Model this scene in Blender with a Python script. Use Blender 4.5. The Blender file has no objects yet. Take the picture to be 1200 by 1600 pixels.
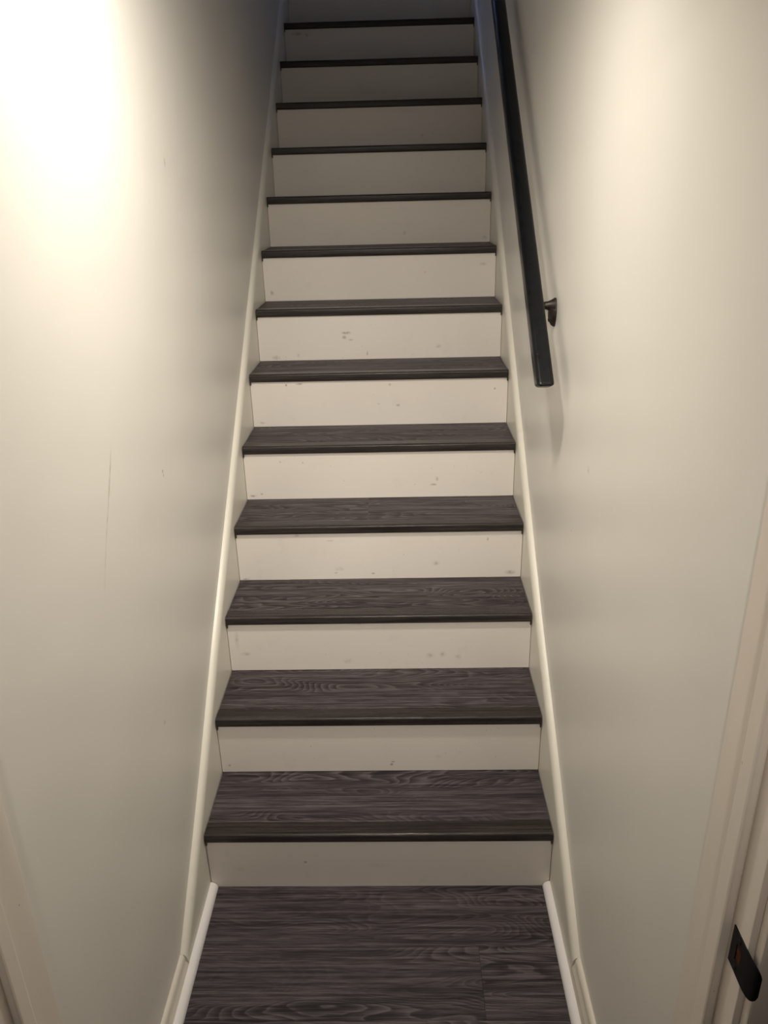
import bpy, math, random
from mathutils import Matrix, Vector
random.seed(7)
S = bpy.context.scene
C = S.collection

# ---------------------------------------------------------------- camera
cam_d = bpy.data.cameras.new('camera')
cam = bpy.data.objects.new('camera', cam_d); C.objects.link(cam)
RIGHT = Vector((0.9996040096, 0.0159601129, -0.0231753907))
UP = Vector((0.0152682166, 0.3841884774, 0.9231284284))
FWD = Vector((-0.0236369520, 0.9231167254, -0.3837926600))
m = Matrix.Identity(4)
for i in range(3):
    m[i][0], m[i][1], m[i][2] = RIGHT[i], UP[i], -FWD[i]
m.translation = Vector((0.0765, -1.5431, 1.7309))
cam.matrix_world = m
cam_d.sensor_fit = 'VERTICAL'; cam_d.sensor_height = 24.0
cam_d.lens = 24.0 * 1214.47 / 1600.0
cam_d.clip_start = 0.02
S.camera = cam

# ---------------------------------------------------------------- world, exposure
w = bpy.data.worlds.new('dusk'); S.world = w; w.use_nodes = True
bg = w.node_tree.nodes['Background']
bg.inputs['Color'].default_value = (0.34, 0.48, 1.0, 1)
bg.inputs['Strength'].default_value = 2.7
S.view_settings.view_transform = 'Standard'
S.view_settings.look = 'None'
S.view_settings.gamma = 1.0
S.view_settings.use_curve_mapping = False
S.view_settings.exposure = 0.0
LAMP_POWER = 10.2
LAMP_COLOR = (1.0, 0.92, 0.815)
ROOM_FILL_POWER = 3.6
S.cycles.max_bounces = 10
S.cycles.diffuse_bounces = 6
S.cycles.glossy_bounces = 3
S.cycles.sample_clamp_indirect = 4.0
S.cycles.adaptive_threshold = 0.025

# ---------------------------------------------------------------- dimensions (metres)
R, RUN, W2 = 0.19, 0.2302, 0.4529       # rise, going, half stair width
XW, XF = 0.472, 0.4540                  # wall plane, skirt face plane
NST = 14                                # risers; the 14th reaches the landing
ZC, ZTOP, ZL = 2.40, 5.10, 14 * R       # lower ceiling, upper ceiling, landing
YH = 0.40                               # header over the stairs
YE = 4.20                               # far wall upstairs
OH = 0.010                              # nosing overhang


# ---------------------------------------------------------------- mesh helpers
class MB:
    def __init__(self): self.v = []; self.f = []; self.sm = []
    def add(self, vs, fs, smooth=False):
        o = len(self.v); self.v += [tuple(p) for p in vs]
        self.f += [tuple(i + o for i in f) for f in fs]; self.sm += [smooth] * len(fs)
    def box(self, x0, x1, y0, y1, z0, z1):
        vs = [(x, y, z) for z in (z0, z1) for y in (y0, y1) for x in (x0, x1)]
        self.add(vs, [(0, 2, 3, 1), (4, 5, 7, 6), (0, 1, 5, 4), (2, 6, 7, 3), (0, 4, 6, 2), (1, 3, 7, 5)])
    def loft(self, rings, closed=True, caps=True, smooth=True):
        n = len(rings[0]); vs = [p for r in rings for p in r]; fs = []
        k = n if closed else n - 1
        for a in range(len(rings) - 1):
            for j in range(k):
                fs.append((a * n + j, a * n + (j + 1) % n, (a + 1) * n + (j + 1) % n, (a + 1) * n + j))
        self.add(vs, fs, smooth)
        if caps:
            self.add(rings[0], [tuple(range(n))[::-1]]); self.add(rings[-1], [tuple(range(n))])
    def build(self, name, mat, parent=None, loc=None, bevel=0, auto=True, segs=2):
        me = bpy.data.meshes.new(name); me.from_pydata(self.v, [], self.f)
        for p, s in zip(me.polygons, self.sm): p.use_smooth = s
        import bmesh
        bm = bmesh.new(); bm.from_mesh(me)
        bmesh.ops.remove_doubles(bm, verts=bm.verts, dist=1e-6)
        bmesh.ops.recalc_face_normals(bm, faces=bm.faces)
        if auto:
            for e in bm.edges:
                if len(e.link_faces) == 2 and e.calc_face_angle(0) > math.radians(38): e.smooth = False
        bm.to_mesh(me); bm.free()
        o = bpy.data.objects.new(name, me); C.objects.link(o)
        if mat: me.materials.append(mat)
        if parent: o.parent = parent
        if loc: o.location = loc
        if bevel:
            b = o.modifiers.new('bevel', 'BEVEL'); b.width = bevel; b.segments = segs
            b.limit_method = 'ANGLE'; b.angle_limit = math.radians(40); b.harden_normals = False
        return o


def tag(o, label=None, cat=None, kind=None, group=None):
    if label: o['label'] = label
    if cat: o['category'] = cat
    if kind: o['kind'] = kind
    if group: o['group'] = group
    return o


def empty(name, loc=(0, 0, 0)):
    o = bpy.data.objects.new(name, None); C.objects.link(o); o.location = loc
    o.empty_display_size = 0.1
    return o


def tube(mb, pts, rad, n=14, caps=True, flat=None):
    rings = []
    for i, p in enumerate(pts):
        a = Vector(pts[max(i - 1, 0)]); b = Vector(pts[min(i + 1, len(pts) - 1)])
        t = (b - a).normalized()
        u = t.cross(Vector((0, 1, 0)))
        if u.length < 1e-3: u = t.cross(Vector((0, 0, 1)))
        u.normalize(); v = t.cross(u)
        r = rad[i] if isinstance(rad, (list, tuple)) else rad
        rings.append([Vector(p) + u * r * math.cos(2 * math.pi * k / n) + v * r * math.sin(2 * math.pi * k / n) for k in range(n)])
    mb.loft(rings, True, caps)


# ---------------------------------------------------------------- node helpers
def mat(name):
    m = bpy.data.materials.new(name); m.use_nodes = True
    nt = m.node_tree; b = nt.nodes['Principled BSDF']
    return m, nt, b


def nd(nt, kind, ins=None, **props):
    n = nt.nodes.new(kind)
    for k, v in props.items(): setattr(n, k, v)
    for k, v in (ins or {}).items():
        if isinstance(v, bpy.types.NodeSocket): nt.links.new(v, n.inputs[k])
        else: n.inputs[k].default_value = v
    return n


def math_(nt, op, a, b=0.0, clamp=False):
    return nd(nt, 'ShaderNodeMath', {0: a, 1: b}, operation=op, use_clamp=clamp).outputs[0]


def vmath(nt, op, a, b):
    n = nd(nt, 'ShaderNodeVectorMath', {0: a, 1: b}, operation=op)
    return n.outputs['Value'] if op in ('LENGTH', 'DISTANCE', 'DOT_PRODUCT') else n.outputs[0]


def noise(nt, vec, scale, detail=2.0, rough=0.5, dist=0.0):
    return nd(nt, 'ShaderNodeTexNoise', {'Vector': vec, 'Scale': scale, 'Detail': detail, 'Roughness': rough, 'Distortion': dist}).outputs['Fac']


def ramp(nt, fac, stops):
    n = nd(nt, 'ShaderNodeValToRGB', {'Fac': fac}); e = n.color_ramp.elements
    while len(e) < len(stops): e.new(0.5)
    for x, (p, c) in zip(e, stops):
        x.position = p; x.color = (c, c, c, 1) if isinstance(c, float) else (*c, 1)
    return n.outputs['Color']


def mix(nt, fac, a, b, mode='MIX'):
    n = nd(nt, 'ShaderNodeMix', data_type='RGBA', blend_type=mode)
    for i, v in ((0, fac), (6, a), (7, b)):
        if isinstance(v, bpy.types.NodeSocket): nt.links.new(v, n.inputs[i])
        else: n.inputs[i].default_value = (*v, 1) if isinstance(v, tuple) and len(v) == 3 else v
    return n.outputs[2]


def scuffs(nt, pos, marks, breakup):
    """Dirt marks of their own shape: (centre, radii, strength), broken up by a noise."""
    acc = None
    for c, r, s in marks:
        d = vmath(nt, 'LENGTH', vmath(nt, 'DIVIDE', vmath(nt, 'SUBTRACT', pos, c), r), (0, 0, 0))
        k = math_(nt, 'MULTIPLY', math_(nt, 'SUBTRACT', 1.0, d, True), s)
        acc = k if acc is None else math_(nt, 'ADD', acc, k)
    return math_(nt, 'MULTIPLY', acc, breakup, True)


def paint(name, col, rough=0.42, bump=0.05, marks=None, grime=0.0, mark_col=(0.12, 0.09, 0.06), spec=0.4, tint=0.03, nscale=55.0, scratch=None):
    m, nt, b = mat(name)
    pos = nd(nt, 'ShaderNodeNewGeometry').outputs['Position']
    big = noise(nt, pos, 2.3, 1, 0.6)
    dark = tuple(c * (1 - tint * 2) for c in col)
    c = mix(nt, ramp(nt, big, [(0.3, 0.0), (0.7, 1.0)]), dark, col)
    if grime:
        g1 = noise(nt, pos, 14.0, 3, 0.7)
        g = math_(nt, 'MULTIPLY', ramp(nt, g1, [(0.60, 0.0), (0.78, 1.0)]), grime)
        c = mix(nt, g, c, tuple(x * 0.55 for x in col))
        sp = noise(nt, pos, 120.0, 1, 0.5)
        c = mix(nt, math_(nt, 'MULTIPLY', ramp(nt, sp, [(0.79, 0.0), (0.83, 1.0)]), 0.5), c, mark_col)
    if marks:
        br = ramp(nt, noise(nt, pos, 90.0, 3, 0.7), [(0.35, 0.15), (0.6, 1.0)])
        c = mix(nt, scuffs(nt, pos, marks, br), c, mark_col)
    if scratch:             # one long thin leaning scratch: (y0, z0, y1, z1, half width)
        y0, z0, y1, z1, hwid = scratch
        sx = nd(nt, 'ShaderNodeSeparateXYZ', {0: pos})
        t = math_(nt, 'DIVIDE', math_(nt, 'SUBTRACT', sx.outputs[2], z0), z1 - z0)
        wob = math_(nt, 'MULTIPLY', math_(nt, 'SUBTRACT', noise(nt, pos, 6.0, 1), 0.5), 0.03)
        u = math_(nt, 'SUBTRACT', math_(nt, 'ADD', sx.outputs[1], wob), math_(nt, 'ADD', y0, math_(nt, 'MULTIPLY', t, y1 - y0)))
        k = math_(nt, 'SUBTRACT', 1.0, math_(nt, 'DIVIDE', math_(nt, 'ABSOLUTE', u), hwid), True)
        e = math_(nt, 'SUBTRACT', 1.0, math_(nt, 'ABSOLUTE', math_(nt, 'SUBTRACT', math_(nt, 'MULTIPLY', t, 2.0), 1.0)), True)
        e = math_(nt, 'MULTIPLY', e, 2.5, True)
        k = math_(nt, 'MULTIPLY', math_(nt, 'MULTIPLY', k, e), ramp(nt, noise(nt, pos, 25.0, 2), [(0.35, 0.25), (0.6, 0.9)]))
        c = mix(nt, k, c, mark_col)
    nt.links.new(c, b.inputs['Base Color'])
    b.inputs['Roughness'].default_value = rough
    b.inputs['Specular IOR Level'].default_value = spec
    if not bump: return m
    h = math_(nt, 'MULTIPLY', noise(nt, pos, nscale / 6, 3, 0.45), 2.5)
    bp = nd(nt, 'ShaderNodeBump', {'Height': h, 'Strength': bump, 'Distance': 0.01})
    nt.links.new(bp.outputs[0], b.inputs['Normal'])
    return m


def wood(name, lo, mid, hi, cath=1.0, rough=0.52, spec=0.30):
    """Dark grey-brown wood-look vinyl: long grain along x, cathedral figure, fine pores."""
    m, nt, b = mat(name)
    pos = nd(nt, 'ShaderNodeNewGeometry').outputs['Position']
    rnd = nd(nt, 'ShaderNodeObjectInfo').outputs['Random']
    off = nd(nt, 'ShaderNodeCombineXYZ', {'X': math_(nt, 'MULTIPLY', rnd, 31.0), 'Y': math_(nt, 'MULTIPLY', rnd, 17.3), 'Z': math_(nt, 'MULTIPLY', rnd, 9.1)}).outputs[0]
    p = vmath(nt, 'ADD', pos, off)
    warp = noise(nt, vmath(nt, 'MULTIPLY', p, (5.0, 16.0, 16.0)), 1.0, 3, 0.6)
    # contour lines of a long stretched field give the cathedral arches
    f1 = noise(nt, vmath(nt, 'MULTIPLY', p, (2.2, 11.0, 11.0)), 1.0, 1.0, 0.45, 0.25)
    f1 = math_(nt, 'ADD', f1, math_(nt, 'MULTIPLY', warp, 0.07))
    rings = math_(nt, 'FRACT', math_(nt, 'MULTIPLY', f1, 30.0))
    rings = ramp(nt, rings, [(0.0, 0.25), (0.12, 0.0), (0.72, 0.62), (0.92, 1.0), (1.0, 0.25)])
    # where the arches are strong, where the grain runs straight
    band = ramp(nt, noise(nt, vmath(nt, 'MULTIPLY', p, (0.7, 7.5, 7.5)), 1.0, 1.0, 0.5), [(0.42, 0.12), (0.60, 1.0)])
    s1 = noise(nt, vmath(nt, 'MULTIPLY', p, (3.2, 130.0, 130.0)), 1.0, 4, 0.65, 0.15)
    s2 = noise(nt, vmath(nt, 'MULTIPLY', p, (16.0, 420.0, 420.0)), 1.0, 3, 0.6)
    s3 = noise(nt, vmath(nt, 'MULTIPLY', p, (1.3, 22.0, 22.0)), 1.0, 3, 0.6, 0.3)
    g = math_(nt, 'ADD', math_(nt, 'MULTIPLY', ramp(nt, s1, [(0.34, 0.0), (0.66, 1.0)]), 0.50), math_(nt, 'MULTIPLY', ramp(nt, s3, [(0.3, 0.0), (0.7, 1.0)]), 0.22))
    g = math_(nt, 'ADD', g, math_(nt, 'MULTIPLY', ramp(nt, s2, [(0.34, 0.0), (0.66, 1.0)]), 0.30))
    rr = math_(nt, 'MULTIPLY', math_(nt, 'SUBTRACT', rings, 0.45), math_(nt, 'MULTIPLY', band, 0.50 * cath))
    g = math_(nt, 'ADD', g, rr, True)
    c = ramp(nt, g, [(0.16, lo), (0.47, mid), (0.84, hi)])
    tone = noise(nt, vmath(nt, 'MULTIPLY', p, (1.0, 2.0, 2.0)), 1.3, 1)
    c = mix(nt, math_(nt, 'MULTIPLY', ramp(nt, tone, [(0.35, 0.0), (0.65, 1.0)]), 0.35), c, (0.86, 0.85, 0.83), 'MULTIPLY')
    dust = noise(nt, pos, 260.0, 1)
    c = mix(nt, math_(nt, 'MULTIPLY', ramp(nt, dust, [(0.80, 0.0), (0.84, 1.0)]), 0.35), c, (0.22, 0.20, 0.19))
    nt.links.new(c, b.inputs['Base Color'])
    nt.links.new(math_(nt, 'ADD', rough, math_(nt, 'MULTIPLY', math_(nt, 'SUBTRACT', 0.5, g), 0.18)), b.inputs['Roughness'])
    b.inputs['Specular IOR Level'].default_value = spec
    bp = nd(nt, 'ShaderNodeBump', {'Height': math_(nt, 'ADD', g, math_(nt, 'MULTIPLY', s2, 0.5)), 'Strength': 0.22, 'Distance': 0.0015})
    nt.links.new(bp.outputs[0], b.inputs['Normal'])
    return m


def simple(name, col, rough=0.5, metal=0.0, spec=0.5, bumpscale=0, bump=0.1, var=0.0):
    m, nt, b = mat(name)
    pos = nd(nt, 'ShaderNodeNewGeometry').outputs['Position']
    if var:
        n1 = noise(nt, pos, 45.0, 4, 0.7)
        c = mix(nt, ramp(nt, n1, [(0.35, 0.0), (0.7, 1.0)]), tuple(x * (1 - var) for x in col), tuple(min(1, x * (1 + var)) for x in col))
        nt.links.new(c, b.inputs['Base Color'])
        nt.links.new(math_(nt, 'ADD', rough - 0.08, math_(nt, 'MULTIPLY', n1, 0.16)), b.inputs['Roughness'])
    else:
        b.inputs['Base Color'].default_value = (*col, 1); b.inputs['Roughness'].default_value = rough
    b.inputs['Metallic'].default_value = metal; b.inputs['Specular IOR Level'].default_value = spec
    if bumpscale:
        bp = nd(nt, 'ShaderNodeBump', {'Height': noise(nt, pos, bumpscale, 3), 'Strength': bump, 'Distance': 0.002})
        nt.links.new(bp.outputs[0], b.inputs['Normal'])
    return m


# ---------------------------------------------------------------- materials
WALL = (0.87, 0.848, 0.795)
wall_marks_l = [((-XW, 0.130, 1.144), (0.02, 0.006, 0.006), 1.4), ((-XW, 0.133, 1.134), (0.02, 0.005, 0.005), 1.2),
                 ((-XW, 0.46, 1.80), (0.02, 0.006, 0.014), 0.8), ((-XW, -0.10, 0.62), (0.02, 0.008, 0.006), 0.8)]
wall_marks_r = [((XW, 0.02, 1.17), (0.02, 0.007, 0.012), 0.6), ((XW, 0.13, 0.98), (0.02, 0.004, 0.004), 0.8)]
M_wl = paint('wall_paint', WALL, 0.40, 0.05, wall_marks_l, 0.0, (0.36, 0.31, 0.22), tint=0.02, scratch=(-0.143, 1.31, -0.30, 1.05, 0.0035))
M_wr = paint('wall_paint_scuffed', WALL, 0.36, 0.05, wall_marks_r, 0.0, (0.30, 0.27, 0.20), tint=0.02)
M_ceil = paint('ceiling_paint', (0.88, 0.87, 0.84), 0.7, 0)
M_room = paint('room_paint', (0.70, 0.66, 0.58), 0.6, 0)


def on_riser(u, v, k):   # pixel of the photograph -> point on riser k, for the dirt marks
    d = RIGHT * ((u - 600) / 1214.47) + UP * ((800 - v) / 1214.47) + FWD
    o = m_cam
    t = ((k - 1) * RUN - o.y) / d.y
    return tuple(o + d * t)


m_cam = Vector((0.0765, -1.5431, 1.7309))
rm = {k: [] for k in range(1, 15)}
for (u, v, k, a, h, s) in [
        (541, 520, 7, .022, .007, .85), (538, 527, 7, .010, .008, .8), (548, 531, 7, .012, .004, .5), (574, 552, 7, .004, .011, .8), (685, 541, 7, .014, .010, .35), (432, 559, 7, .020, .010, .6), (466, 555, 7, .006, .010, .4),
        (447, 602, 6, .005, .006, .9), (468, 600, 6, .018, .005, .7), (622, 633, 6, .010, .006, .7), (609, 601, 6, .006, .007, .6), (773, 607, 6, .004, .005, .9), (592, 631, 6, .006, .004, .4), (410, 661, 6, .012, .006, .5),
        (677, 757, 5, .014, .005, .7), (683, 748, 5, .006, .010, .6), (473, 723, 5, .004, .004, .8), (438, 722, 5, .004, .004, .8), (396, 775, 5, .014, .005, .9), (409, 772, 5, .006, .004, .8),
        (682, 880, 4, .016, .010, .4), (525, 895, 4, .006, .004, .9), (583, 896, 4, .008, .004, .8), (762, 842, 4, .004, .007, 1.0), (797, 894, 4, .022, .010, .6), (463, 837, 4, .012, .005, .7), (516, 845, 4, .014, .003, .6), (531, 889, 4, .018, .008, .35), (385, 905, 4, .014, .004, .9),
        (545, 1033, 3, .022, .012, .35), (672, 1024, 3, .016, .012, .40), (692, 1022, 3, .012, .012, .40), (716, 1026, 3, .014, .010, .35), (370, 1000, 3, .008, .040, .35), (384, 1022, 3, .020, .008, .40), (560, 975, 3, .04, .003, .5),
        (612, 1194, 2, .005, .007, 1.3), (614, 1190, 2, .008, .003, .8), (832, 1204, 2, .016, .006, .9), (684, 1182, 2, .014, .006, .25), (359, 1196, 2, .006, .006, .6),
        (477, 1347, 1, .006, .006, .8), (590, 1352, 1, .04, .010, .15), (375, 1358, 1, .016, .010, .2),
        (425, 458, 8, .010, .012, .6), (755, 412, 8, .020, .008, .35), (664, 425, 8, .008, .006, .4),
        (463, 53, 13, .030, .010, .8), (480, 54, 13, .010, .010, .8), (632, 364, 9, .008, .012, .35), (757, 371, 9, .014, .008, .5), (660, 212, 11, .010, .010, .4)]:
    rm[k].append((on_riser(u, v, k), (a, .05, h), s))
M_riser = {k: paint('riser_paint', (0.85, 0.80, 0.745), 0.40, 0.05, rm[k], 0.12, (0.16, 0.12, 0.08), nscale=40) for k in rm}
M_skirt = paint('skirt_paint', (0.85, 0.82, 0.73), 0.34, 0.06, [], 0.15, (0.20, 0.15, 0.09))
M_base = paint('baseboard_paint', (0.83, 0.78, 0.69), 0.36, 0.07, [], 0.35, (0.22, 0.15, 0.09))
M_white = paint('clean_white_paint', (0.94, 0.92, 0.915), 0.38, 0.02, tint=0.01)
M_jamb = paint('jamb_paint', (0.88, 0.80, 0.72), 0.40, 0.04, [], 0.1)
M_tread = wood('vinyl_plank', (0.014, 0.0110, 0.0130), (0.051, 0.0410, 0.0465), (0.132, 0.112, 0.122))
M_nose = wood('vinyl_nosing', (0.017, 0.0138, 0.0132), (0.033, 0.0270, 0.0260), (0.062, 0.052, 0.050), cath=0.15, rough=0.30)
M_black = simple('black_satin_paint', (0.005, 0.0055, 0.007), 0.30, 0, 0.24, 70, 0.12, 0.3)
M_bronze = simple('aged_bronze', (0.045, 0.036, 0.032), 0.42, 0.55, 0.5, 120, 0.35, 0.5)
M_strike = simple('black_steel', (0.004, 0.004, 0.0045), 0.5, 0.0, 0.25, 90, 0.05, 0.3)
M_raw = simple('raw_wood_hole', (0.10, 0.030, 0.014), 0.8, 0, 0.2, 60, 0.3, 0.6)
M_dark = simple('underlay', (0.02, 0.018, 0.018), 0.9, 0, 0.1)
M_glass, ntg, bgl = mat('window_glass')
tr = nd(ntg, 'ShaderNodeBsdfTransparent', {'Color': (0.96, 0.98, 1, 1)})
gl = nd(ntg, 'ShaderNodeBsdfGlossy', {'Roughness': 0.02})
mx = nd(ntg, 'ShaderNodeMixShader', {0: 0.06})
ntg.links.new(tr.outputs[0], mx.inputs[1]); ntg.links.new(gl.outputs[0], mx.inputs[2])
ntg.links.new(mx.outputs[0], ntg.nodes['Material Output'].inputs['Surface'])
M_lamp, ntl, bl = mat('lamp_diffuser')
bl.inputs['Base Color'].default_value = (0.9, 0.88, 0.82, 1)
bl.inputs['Emission Color'].default_value = (*LAMP_COLOR, 1)
bl.inputs['Emission Strength'].default_value = 12.0


# ---------------------------------------------------------------- the shell
def struct(name, boxes, m, label, cat='wall', bevel=0):
    b = MB()
    for q in boxes: b.box(*q)
    return tag(b.build(name, m, bevel=bevel), label, cat, 'structure')


YDL, YDR = -0.738, -0.763              # stair side of the doorway wall, left / right
struct('wall_left', [(-0.60, -XW, YDL, 3.0, 0, ZTOP), (-2.2, -0.60, 3.0 - 0.1, 3.0, ZL, ZTOP)], M_wl,
       'cream painted left wall of the stairwell with a long thin scratch')
struct('wall_right', [(XW, 0.60, YDR, YE, 0, ZTOP)], M_wr,
       'cream painted right wall of the stairwell behind the black handrail')
struct('wall_doorway', [(-1.7, -0.488, YDL - 0.142, YDL, 0, ZC), (0.488, 1.7, YDR - 0.142, YDR, 0, ZC),
                        (-0.488, 0.488, YDR - 0.13, YDL - 0.012, 2.06, ZC)], M_room,
       'painted wall with the doorway at the foot of the stairs')
struct('wall_room_left', [(-1.8, -1.7, -3.3, YDL, 0, ZC)], M_room, 'left wall of the room behind the viewer')
struct('wall_room_right', [(1.7, 1.8, -3.3, YDR, 0, ZC)], M_room, 'right wall of the room behind the viewer')
struct('wall_room_back', [(-1.8, 1.8, -3.4, -3.3, 0, ZC)], M_room, 'back wall of the room behind the viewer')
struct('ceiling', [(-1.8, 1.8, -3.4, YH, ZC, ZC + 0.2)], M_ceil, 'flat white lower ceiling over the foot of the stairs', 'ceiling')
struct('wall_header', [(-0.60, 0.60, YH, YH + 0.1, ZC, ZTOP)], M_wr, 'painted header wall above the lower ceiling edge')
struct('ceiling_upper', [(-2.3, 0.60, YH, YE + 0.1, ZTOP, ZTOP + 0.1)], M_ceil, 'white ceiling above the upper landing', 'ceiling')
WX0, WX1, WZ0, WZ1 = -1.75, -0.75, 3.45, 4.75
struct('wall_landing_back', [(-2.3, WX0, YE, YE + 0.1, 0, ZTOP), (WX1, 0.60, YE, YE + 0.1, 0, ZTOP),
                             (WX0, WX1, YE, YE + 0.1, 0, WZ0), (WX0, WX1, YE, YE + 0.1, WZ1, ZTOP)], M_wl,
       'painted end wall of the upper landing with a window opening')
struct('wall_landing_left', [(-2.3, -2.2, 2.9, YE, 0, ZTOP), (-2.2, -0.60, 2.9, 3.0, 0, ZL - 0.04)], M_wl, 'painted left end wall of the upper landing')
b = MB(); b.box(-2.2, XW, (NST - 1) * RUN + 0.06, YE, ZL - 0.04, ZL)
tag(b.build('floor_landing', M_tread), 'dark wood-look floor of the upper landing', 'floor', 'structure')
win = tag(empty('window_1', ((WX0 + WX1) / 2, YE, WZ0)), 'window of the upper landing letting in blue dusk light', 'window', 'structure')
b = MB(); cx = (WX1 - WX0) / 2; hh = WZ1 - WZ0
b.box(-cx, cx, 0.0, 0.1, 0, 0.05); b.box(-cx, cx, 0.0, 0.1, hh - 0.05, hh); b.box(-cx, -cx + 0.05, 0.0, 0.1, 0.05, hh - 0.05); b.box(cx - 0.05, cx, 0.0, 0.1, 0.05, hh - 0.05)
b.box(-cx + 0.05, cx - 0.05, 0.03, 0.07, hh / 2 - 0.02, hh / 2 + 0.02)
b.build('window_frame', M_white, win)
for z0, z1 in ((0.05, hh / 2 - 0.02), (hh / 2 + 0.02, hh - 0.05)):
    b = MB(); b.box(-cx + 0.05, cx - 0.05, 0.048, 0.052, z0, z1); b.build('pane', M_glass, win)

# floor with its planks
b = MB(); b.box(-1.8, 1.8, -3.4, YE, -0.06, -0.005)
floor = tag(b.build('floor', M_dark), 'dark grey-brown wood-look plank floor at the foot of the stairs', 'floor', 'structure')
edges = [0.012, -0.182] + [-0.182 - 0.184 * i for i in range(1, 18)]
for r in range(len(edges) - 1):
    y1, y0 = edges[r], max(edges[r + 1], -3.3)
    if y1 <= -3.29: break
    xm = 0.462 if y1 > -0.95 else 1.7
    if r == 0: cuts = [-xm, xm]
    elif r == 1: cuts = [-xm, 0.248, xm]
    else:
        st = -xm + 0.35 + random.random() * 0.7; cuts = [-xm]
        while st < xm - 0.12: cuts.append(st); st += 1.22
        cuts.append(xm)
    for a, c in zip(cuts[:-1], cuts[1:]):
        g = 0.00015
        hx, hy = (c - a) / 2 - g, (y1 - y0) / 2 - g
        b = MB(); bv = 0.0003
        b.loft([[(-hx, -hy, -0.005), (hx, -hy, -0.005), (hx, hy, -0.005), (-hx, hy, -0.005)],
                [(-hx, -hy, -bv), (hx, -hy, -bv), (hx, hy, -bv), (-hx, hy, -bv)],
                [(-hx + bv, -hy + bv, 0), (hx - bv, -hy + bv, 0), (hx - bv, hy - bv, 0), (-hx + bv, hy - bv, 0)]], smooth=False)
        b.build('plank', M_tread, floor, ((a + c) / 2, (y0 + y1) / 2, 0))

# ---------------------------------------------------------------- staircase
stair = tag(empty('staircase'), 'straight closed staircase with dark wood-look treads and cream risers', 'staircase')
# riser board, shared mesh
b = MB(); hw = W2 - 0.0004
b.box(-hw, hw, 0, 0.018, 0.0005, R - 0.006)
proto = b.build('riser', M_riser[1], stair)
for k in range(1, NST + 1):
    o = proto if k == 1 else proto.copy()
    if k > 1: C.objects.link(o)
    o.location = (0, (k - 1) * RUN, (k - 1) * R)
    o.material_slots[0].link = 'OBJECT'; o.material_slots[0].material = M_riser[k]   # each riser has its own scuffs
# nosing profile in (y, z) about the riser face and the tread top
ND = 0.036
prof = [(ND, 0.0), (0.0, 0.0010), (-OH + 0.009, 0.0010)]
for i in range(1, 6):
    a = math.radians(90 * i / 5); prof.append((-OH + 0.007 - 0.007 * math.sin(a), 0.001 - 0.006 + 0.006 * math.cos(a)))
for i in range(0, 5):
    a = math.radians(90 * i / 4); prof.append((-OH + 0.005 - 0.005 * math.cos(a), -0.0215 - 0.005 * math.sin(a)))
prof += [(0.0, -0.0265), (0.0, -0.006), (ND, -0.006)]
nw = W2 - 0.0012
def nosing_mesh():
    b = MB()
    b.loft([[(x, y, z) for y, z in prof] for x in (-nw, nw)], smooth=True)
    for s in (-1, 1):
        b.box(*sorted((s * nw, s * (nw - 0.003))), -OH + 0.002, -0.0005, -0.037, -0.026)
    return b
pt = None
for k in range(1, NST):
    y0, y1 = ND + 0.0006, RUN - 0.0008
    def board(xa, xb):
        b = MB(); bv = 0.0003
        b.loft([[(xa, y0, -0.006), (xb, y0, -0.006), (xb, y1, -0.006), (xa, y1, -0.006)],
                [(xa, y0, -bv), (xb, y0, -bv), (xb, y1, -bv), (xa, y1, -bv)],
                [(xa + bv, y0 + bv, 0), (xb - bv, y0 + bv, 0), (xb - bv, y1, 0), (xa + bv, y1, 0)]], smooth=False)
        return b
    loc = (0, (k - 1) * RUN, k * R)
    tw = W2 - 0.0022
    if k == 4:          # this tread is pieced from two boards
        t = board(-tw, -0.0355).build('tread', M_tread, stair, loc)
        board(-0.0353, tw).build('plank', M_tread, t)
    elif pt is None:
        pt = t = board(-tw, tw).build('tread', M_tread, stair, loc)
    else:
        t = pt.copy(); C.objects.link(t); t.location = loc
    if k == 1: pn = n = nosing_mesh().build('nosing', M_nose, t)
    else:
        n = pn.copy(); C.objects.link(n); n.parent = t; n.location = (0, 0, 0)
n = pn.copy(); C.objects.link(n); n.parent = stair; n.location = (0, (NST - 1) * RUN, NST * R); n.name = 'landing_nosing'

# ---------------------------------------------------------------- skirt boards, baseboards, quarter rounds
def skirt_z(y, pts):
    """Top of the skirt board: parallel to the nosings, with the slight bow of the real board."""
    if y <= pts[0][0]: h = pts[0][1]
    elif y >= pts[-1][0]: h = pts[-1][1]
    else:
        for (a, ha), (c, hc) in zip(pts[:-1], pts[1:]):
            if a <= y <= c:
                t = (y - a) / (c - a); h = ha + (hc - ha) * t * t * (3 - 2 * t); break
    return R + (y + OH) / RUN * R + h



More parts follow.
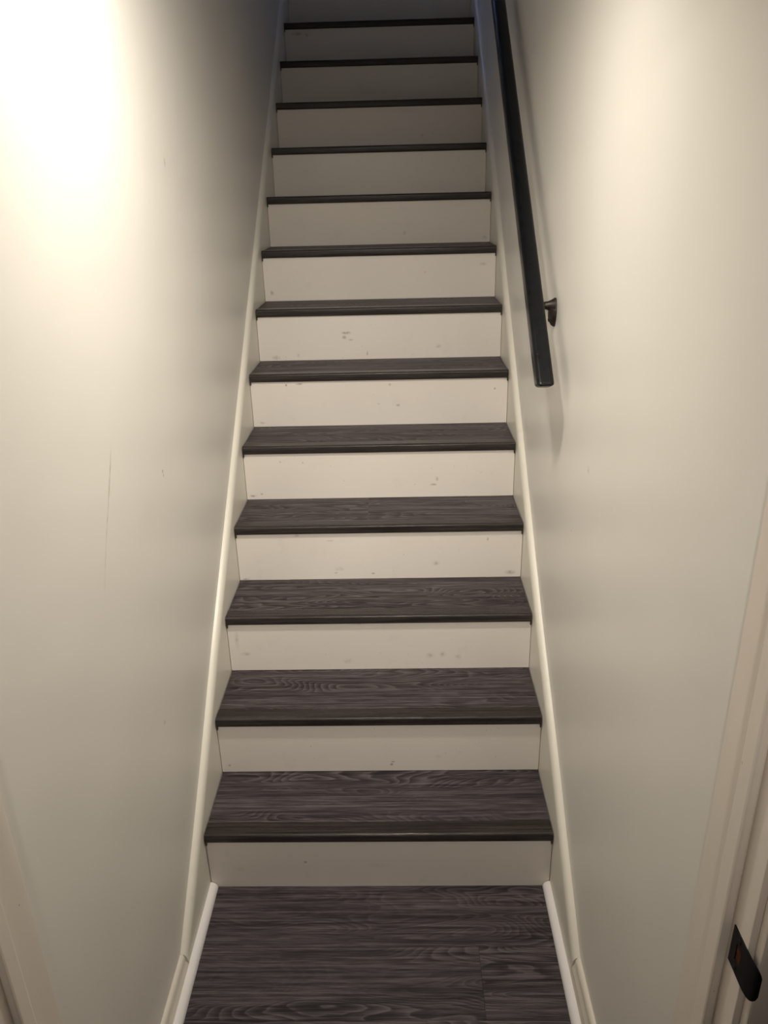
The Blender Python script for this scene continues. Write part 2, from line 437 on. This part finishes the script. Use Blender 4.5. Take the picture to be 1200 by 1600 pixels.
for s, nm, h, knee, hb, yd in ((-1, 'left', [(-0.25, 0.046), (0.0, 0.045), (0.4, 0.062), (3.1, 0.056)], -0.238, 0.0, YDL),
                               (1, 'right', [(-0.28, 0.106), (0.0, 0.092), (0.5, 0.052), (1.2, 0.052), (2.4, 0.074), (3.1, 0.070)], -0.272, 0.0, YDR)):
    zk = skirt_z(knee, h)
    # inclined skirt board: rounded cap against the wall
    ys = [knee + (RUN * 13.2 - knee) * i / 60 for i in range(61)]
    rings = []
    for y in ys:
        zt = skirt_z(y, h); zb = max(0.0, zt - 0.34)
        cap = [(XF, zb), (XF, zt - 0.030)]
        for i in range(1, 7):
            a = math.radians(90 * i / 6)
            cap.append((XF + 0.013 * (1 - math.cos(a)), zt - 0.030 + 0.028 * math.sin(a)))
        cap += [(XW + 0.0005, zt), (XW + 0.0005, zb)]
        rings.append([(s * x, y, z) for x, z in cap])
    b = MB(); b.loft(rings, smooth=True)
    tag(b.build('trim_1' if s < 0 else 'trim_2', M_skirt),
        f'cream skirt board with rounded top running up the {nm} side of the stairs', 'skirt board', 'structure')
    # level baseboard from the knee to the doorway, with an ogee top
    pr = [(XF, 0.0), (XF, zk - 0.034), (XF + 0.0015, zk - 0.028), (XF + 0.006, zk - 0.021), (XF + 0.0068, zk - 0.014),
          (XF + 0.0075, zk - 0.007), (XF + 0.011, zk - 0.002), (XF + 0.0145, zk), (XW + 0.0005, zk), (XW + 0.0005, 0.0)]
    b = MB(); b.loft([[(s * x, y, z) for x, z in pr] for y in (knee - 0.0012, yd)], smooth=True)
    tag(b.build('baseboard_' + nm, M_base), f'scuffed cream baseboard at the foot of the {nm} wall', 'baseboard', 'structure')
    # white quarter round on the floor
    rq = 0.0185; xq = XF
    q = [(xq, 0.0)] + [(xq - rq * math.cos(math.radians(90 * i / 8)), rq * math.sin(math.radians(90 * i / 8))) for i in range(9)]
    b = MB(); b.loft([[(s * x, y, z + 0.0002) for x, z in q] for y in (-0.002, yd - 0.01)], smooth=True)
    tag(b.build('trim_3' if s < 0 else 'trim_4', M_white),
        f'clean white quarter-round moulding on the floor along the {nm} baseboard', 'moulding', 'structure')

# ---------------------------------------------------------------- handrail on the right wall
rail = tag(empty('handrail', (0.4147, 0.240, 1.283)), 'black wall-mounted handrail on a bronze bracket, right side of the stairs', 'handrail')
SL = math.atan(0.838)
RW, RH, RL = 0.0405, 0.044, 3.75
def rrect(w, h, r, n=5):
    out = []
    for cx, cz, a0 in ((w / 2 - r, h / 2 - r, 0), (-w / 2 + r, h / 2 - r, 90), (-w / 2 + r, -h / 2 + r, 180), (w / 2 - r, -h / 2 + r, 270)):
        for i in range(n + 1):
            a = math.radians(a0 + 90 * i / n); out.append((cx + r * math.cos(a), cz + r * math.sin(a)))
    return out
b = MB(); rings = []
bevs = [(-0.006, 0.60), (-0.0045, 0.78), (-0.002, 0.92), (0.002, 0.985), (0.007, 1.0)]
for t, sc in bevs + [(RL - 0.006, 1.0), (RL, 0.9)]:
    rg = []
    for x, z in rrect(RW, RH, 0.0095):
        x *= sc if sc < 0.99 else 1; zz = z * (0.5 + 0.5 * sc)
        sh = (zz - RH / 2) * (-0.62) if t < 0.1 else 0       # end cut leans back towards level
        l = t + sh
        # local frame: along the slope, z perpendicular to it
        rg.append((x, l * math.cos(SL) - (zz - RH / 2) * math.sin(SL), l * math.sin(SL) + (zz - RH / 2) * math.cos(SL)))
    rings.append(rg)
b.loft(rings, smooth=True)
bar = b.build('bar', M_black, rail, (0, 0, 0.022))


def bracket(yw, zw):
    """Wall plate (teardrop), curved arm and saddle under the bar. Local origin on the wall plane."""
    br = MB()
    n = 24; rings = []
    for dx, sc in ((0.0, 1.0), (-0.004, 1.0), (-0.010, 0.88), (-0.015, 0.66), (-0.018, 0.35)):
        rg = []
        for i in range(n):
            a = 2 * math.pi * i / n
            yy = 0.0195 * math.cos(a); zz = 0.036 * math.sin(a)
            if zz < 0: yy *= 1 - 0.35 * (zz / 0.036) ** 2
            rg.append((dx, yy * sc, zz * sc - 0.006))
        rings.append(rg)
    br.loft(rings, smooth=True)
    o = br.build('bracket', M_bronze, rail, (XW - 0.4147, yw - 0.240, zw - 1.283))
    a = MB()
    pts = [(-0.004, 0, 0.010), (-0.012, 0, 0.0105), (-0.022, 0, 0.011), (-0.032, 0, 0.0115), (-0.046, 0, 0.012), (-0.056, 0, 0.016), (-0.061, 0, 0.024), (-0.062, 0, 0.032)]
    tube(a, pts, [0.0200, 0.0150, 0.0105, 0.0088, 0.0085, 0.0085, 0.0085, 0.0085])
    a.build('arm', M_bronze, o)
    sd = MB()
    cs, sn = math.cos(SL), math.sin(SL)
    rg = [[(x - 0.062, l * cs - q * sn, 0.0285 + l * sn + q * cs) for x, l in ((-0.014, -0.03), (0.014, -0.03), (0.014, 0.03), (-0.014, 0.03))] for q in (-0.003, 0.0005)]
    sd.loft(rg, smooth=False); sd.build('saddle', M_bronze, o)
    sc = MB()
    tube(sc, [(-0.0110, 0, -0.024), (-0.0165, 0, -0.024), (-0.0180, 0, -0.024)], [0.006, 0.0055, 0.003], 10)
    sc.build('screw', M_bronze, o)
    return o


bracket(0.478, 1.438)
bracket(2.45, 1.438 + (2.45 - 0.478) * 0.838)

# ---------------------------------------------------------------- door frame at the foot of the stairs
door = tag(empty('door_1', (0, -0.80, 0)), 'cream door frame around the doorway with black strike plate', 'door frame', 'structure')
XJ, XS = 0.466, 0.4535
HD = 2.04
def dpart(name, boxes, m, bevel=0.001, par=None):
    b = MB()
    for q in boxes: b.box(q[0], q[1], q[2] + 0.80, q[3] + 0.80, q[4], q[5])
    return b.build(name, m, par or door, bevel=bevel)
for s, y0 in ((-1, YDL), (1, YDR)):
    sx = lambda a, c: tuple(sorted((s * a, s * c)))
    dpart('jamb', [(*sx(XJ, 0.489), y0 - 0.142, y0, 0, HD)], M_jamb, 0.0012)
    dpart('stop', [(*sx(XS, XJ + 0.0005), y0 - 0.101, y0 - 0.071, 0, HD)], M_jamb, 0.0035)
    dpart('casing', [(*sx(0.4735, 0.548), y0 - 0.158, y0 - 0.142, 0, HD + 0.065)], M_jamb, 0.003)
dpart('jamb', [(-0.489, 0.489, YDR - 0.13, YDL - 0.012, HD, HD + 0.019)], M_jamb)
dpart('stop', [(-XS, XS, YDR - 0.088, YDL - 0.083, HD - 0.012, HD + 0.0005)], M_jamb, 0.003)
dpart('casing', [(-0.548, 0.548, YDR - 0.146, YDR - 0.13, HD + 0.008, HD + 0.075)], M_jamb, 0.003)
# strike plate with its curved lip, latch hole and screws
sp = MB(); yA, yB, zA, zB = -0.871, -0.907, 0.856, 0.913
hy0, hy1, hz0, hz1 = -0.897, -0.884, 0.872, 0.897
x0, x1 = XJ - 0.0016, XJ + 0.0004
def spb(ya, yb, za, zb): sp.box(x0, x1, min(ya, yb) + .8, max(ya, yb) + .8, za, zb)
spb(yA, hy1, zA, zB); spb(hy0, yB, zA, zB); spb(hy1, hy0, zA, hz0); spb(hy1, hy0, hz1, zB)
rings = []
for i in range(9):      # lip: rounded outline, curling towards the wall
    t = i / 8; y = yB - 0.024 * math.sin(t * math.pi / 2); xx = x0 + 0.007 * t * t
    hgt = 0.0285 * math.sqrt(max(0.0, 1 - (t * 0.90) ** 3))
    zc = (zA + zB) / 2
    rings.append([(xx, y + .8, zc - hgt), (xx, y + .8, zc + hgt), (xx + 0.002, y + .8, zc + hgt), (xx + 0.002, y + .8, zc - hgt)])
sp.loft(rings, smooth=False)
plate = sp.build('strike_plate', M_strike, door); plate['label'] = 'black strike plate with curved lip'
b = MB(); b.box(XJ - 0.0004, XJ + 0.0006, hy0 + .8, hy1 + .8, hz0, hz1); b.build('latch_hole', M_raw, plate)
for zz in (0.864, 0.905):
    b = MB(); tube(b, [(x0 + 0.0002, -0.8885 + .8, zz), (x0 - 0.0008, -0.8885 + .8, zz)], [0.0036, 0.0028], 12); b.build('screw', M_strike, plate)

# ---------------------------------------------------------------- ceiling downlight, added room fill
LX, LY = 0.04, -0.17


def downlight(x, y, power, label, tilt, spread=170):
    """Recessed gimbal downlight: flat ring, short tilting head, diffuser disc with its light."""
    lamp = tag(empty('ceiling_downlight', (x, y, ZC)), label, 'ceiling light', group='recessed downlights')
    n = 40
    ring = lambda r, z: [(r * math.cos(2 * math.pi * i / n), r * math.sin(2 * math.pi * i / n), z) for i in range(n)]
    b = MB(); b.loft([ring(r, z) for r, z in ((0.100, 0.0), (0.100, -0.004), (0.094, -0.008), (0.082, -0.009), (0.076, -0.005), (0.075, 0.0))], caps=False)
    b.build('trim_ring', M_white, lamp)
    b = MB(); b.loft([ring(r, z) for r, z in ((0.066, 0.010), (0.068, -0.020), (0.066, -0.030), (0.060, -0.032), (0.058, -0.028), (0.057, -0.018))], caps=False)
    head = b.build('gimbal_head', M_white, lamp); head.rotation_euler = tilt
    b = MB(); b.loft([ring(0.058, z) for z in (-0.020, -0.024)], smooth=False)
    b.build('diffuser', M_lamp, head)
    ld = bpy.data.lights.new('downlight_beam', 'AREA'); ld.shape = 'DISK'; ld.size = 0.11
    ld.energy = power; ld.color = LAMP_COLOR; ld.spread = math.radians(spread)
    lo = bpy.data.objects.new('downlight_beam', ld); C.objects.link(lo); lo.parent = head; lo.location = (0, 0, -0.034)


downlight(LX, LY, LAMP_POWER, 'round white recessed ceiling downlight at the foot of the stairs', (math.radians(12), math.radians(15), 0), 146)
downlight(-0.12, -2.55, ROOM_FILL_POWER, 'added fill light for the risers, shaped as a recessed downlight, in the room before the doorway', (math.radians(64), 0, math.radians(-2)), 48)  # added unseen fill: narrow beam through the doorway brightens the risers
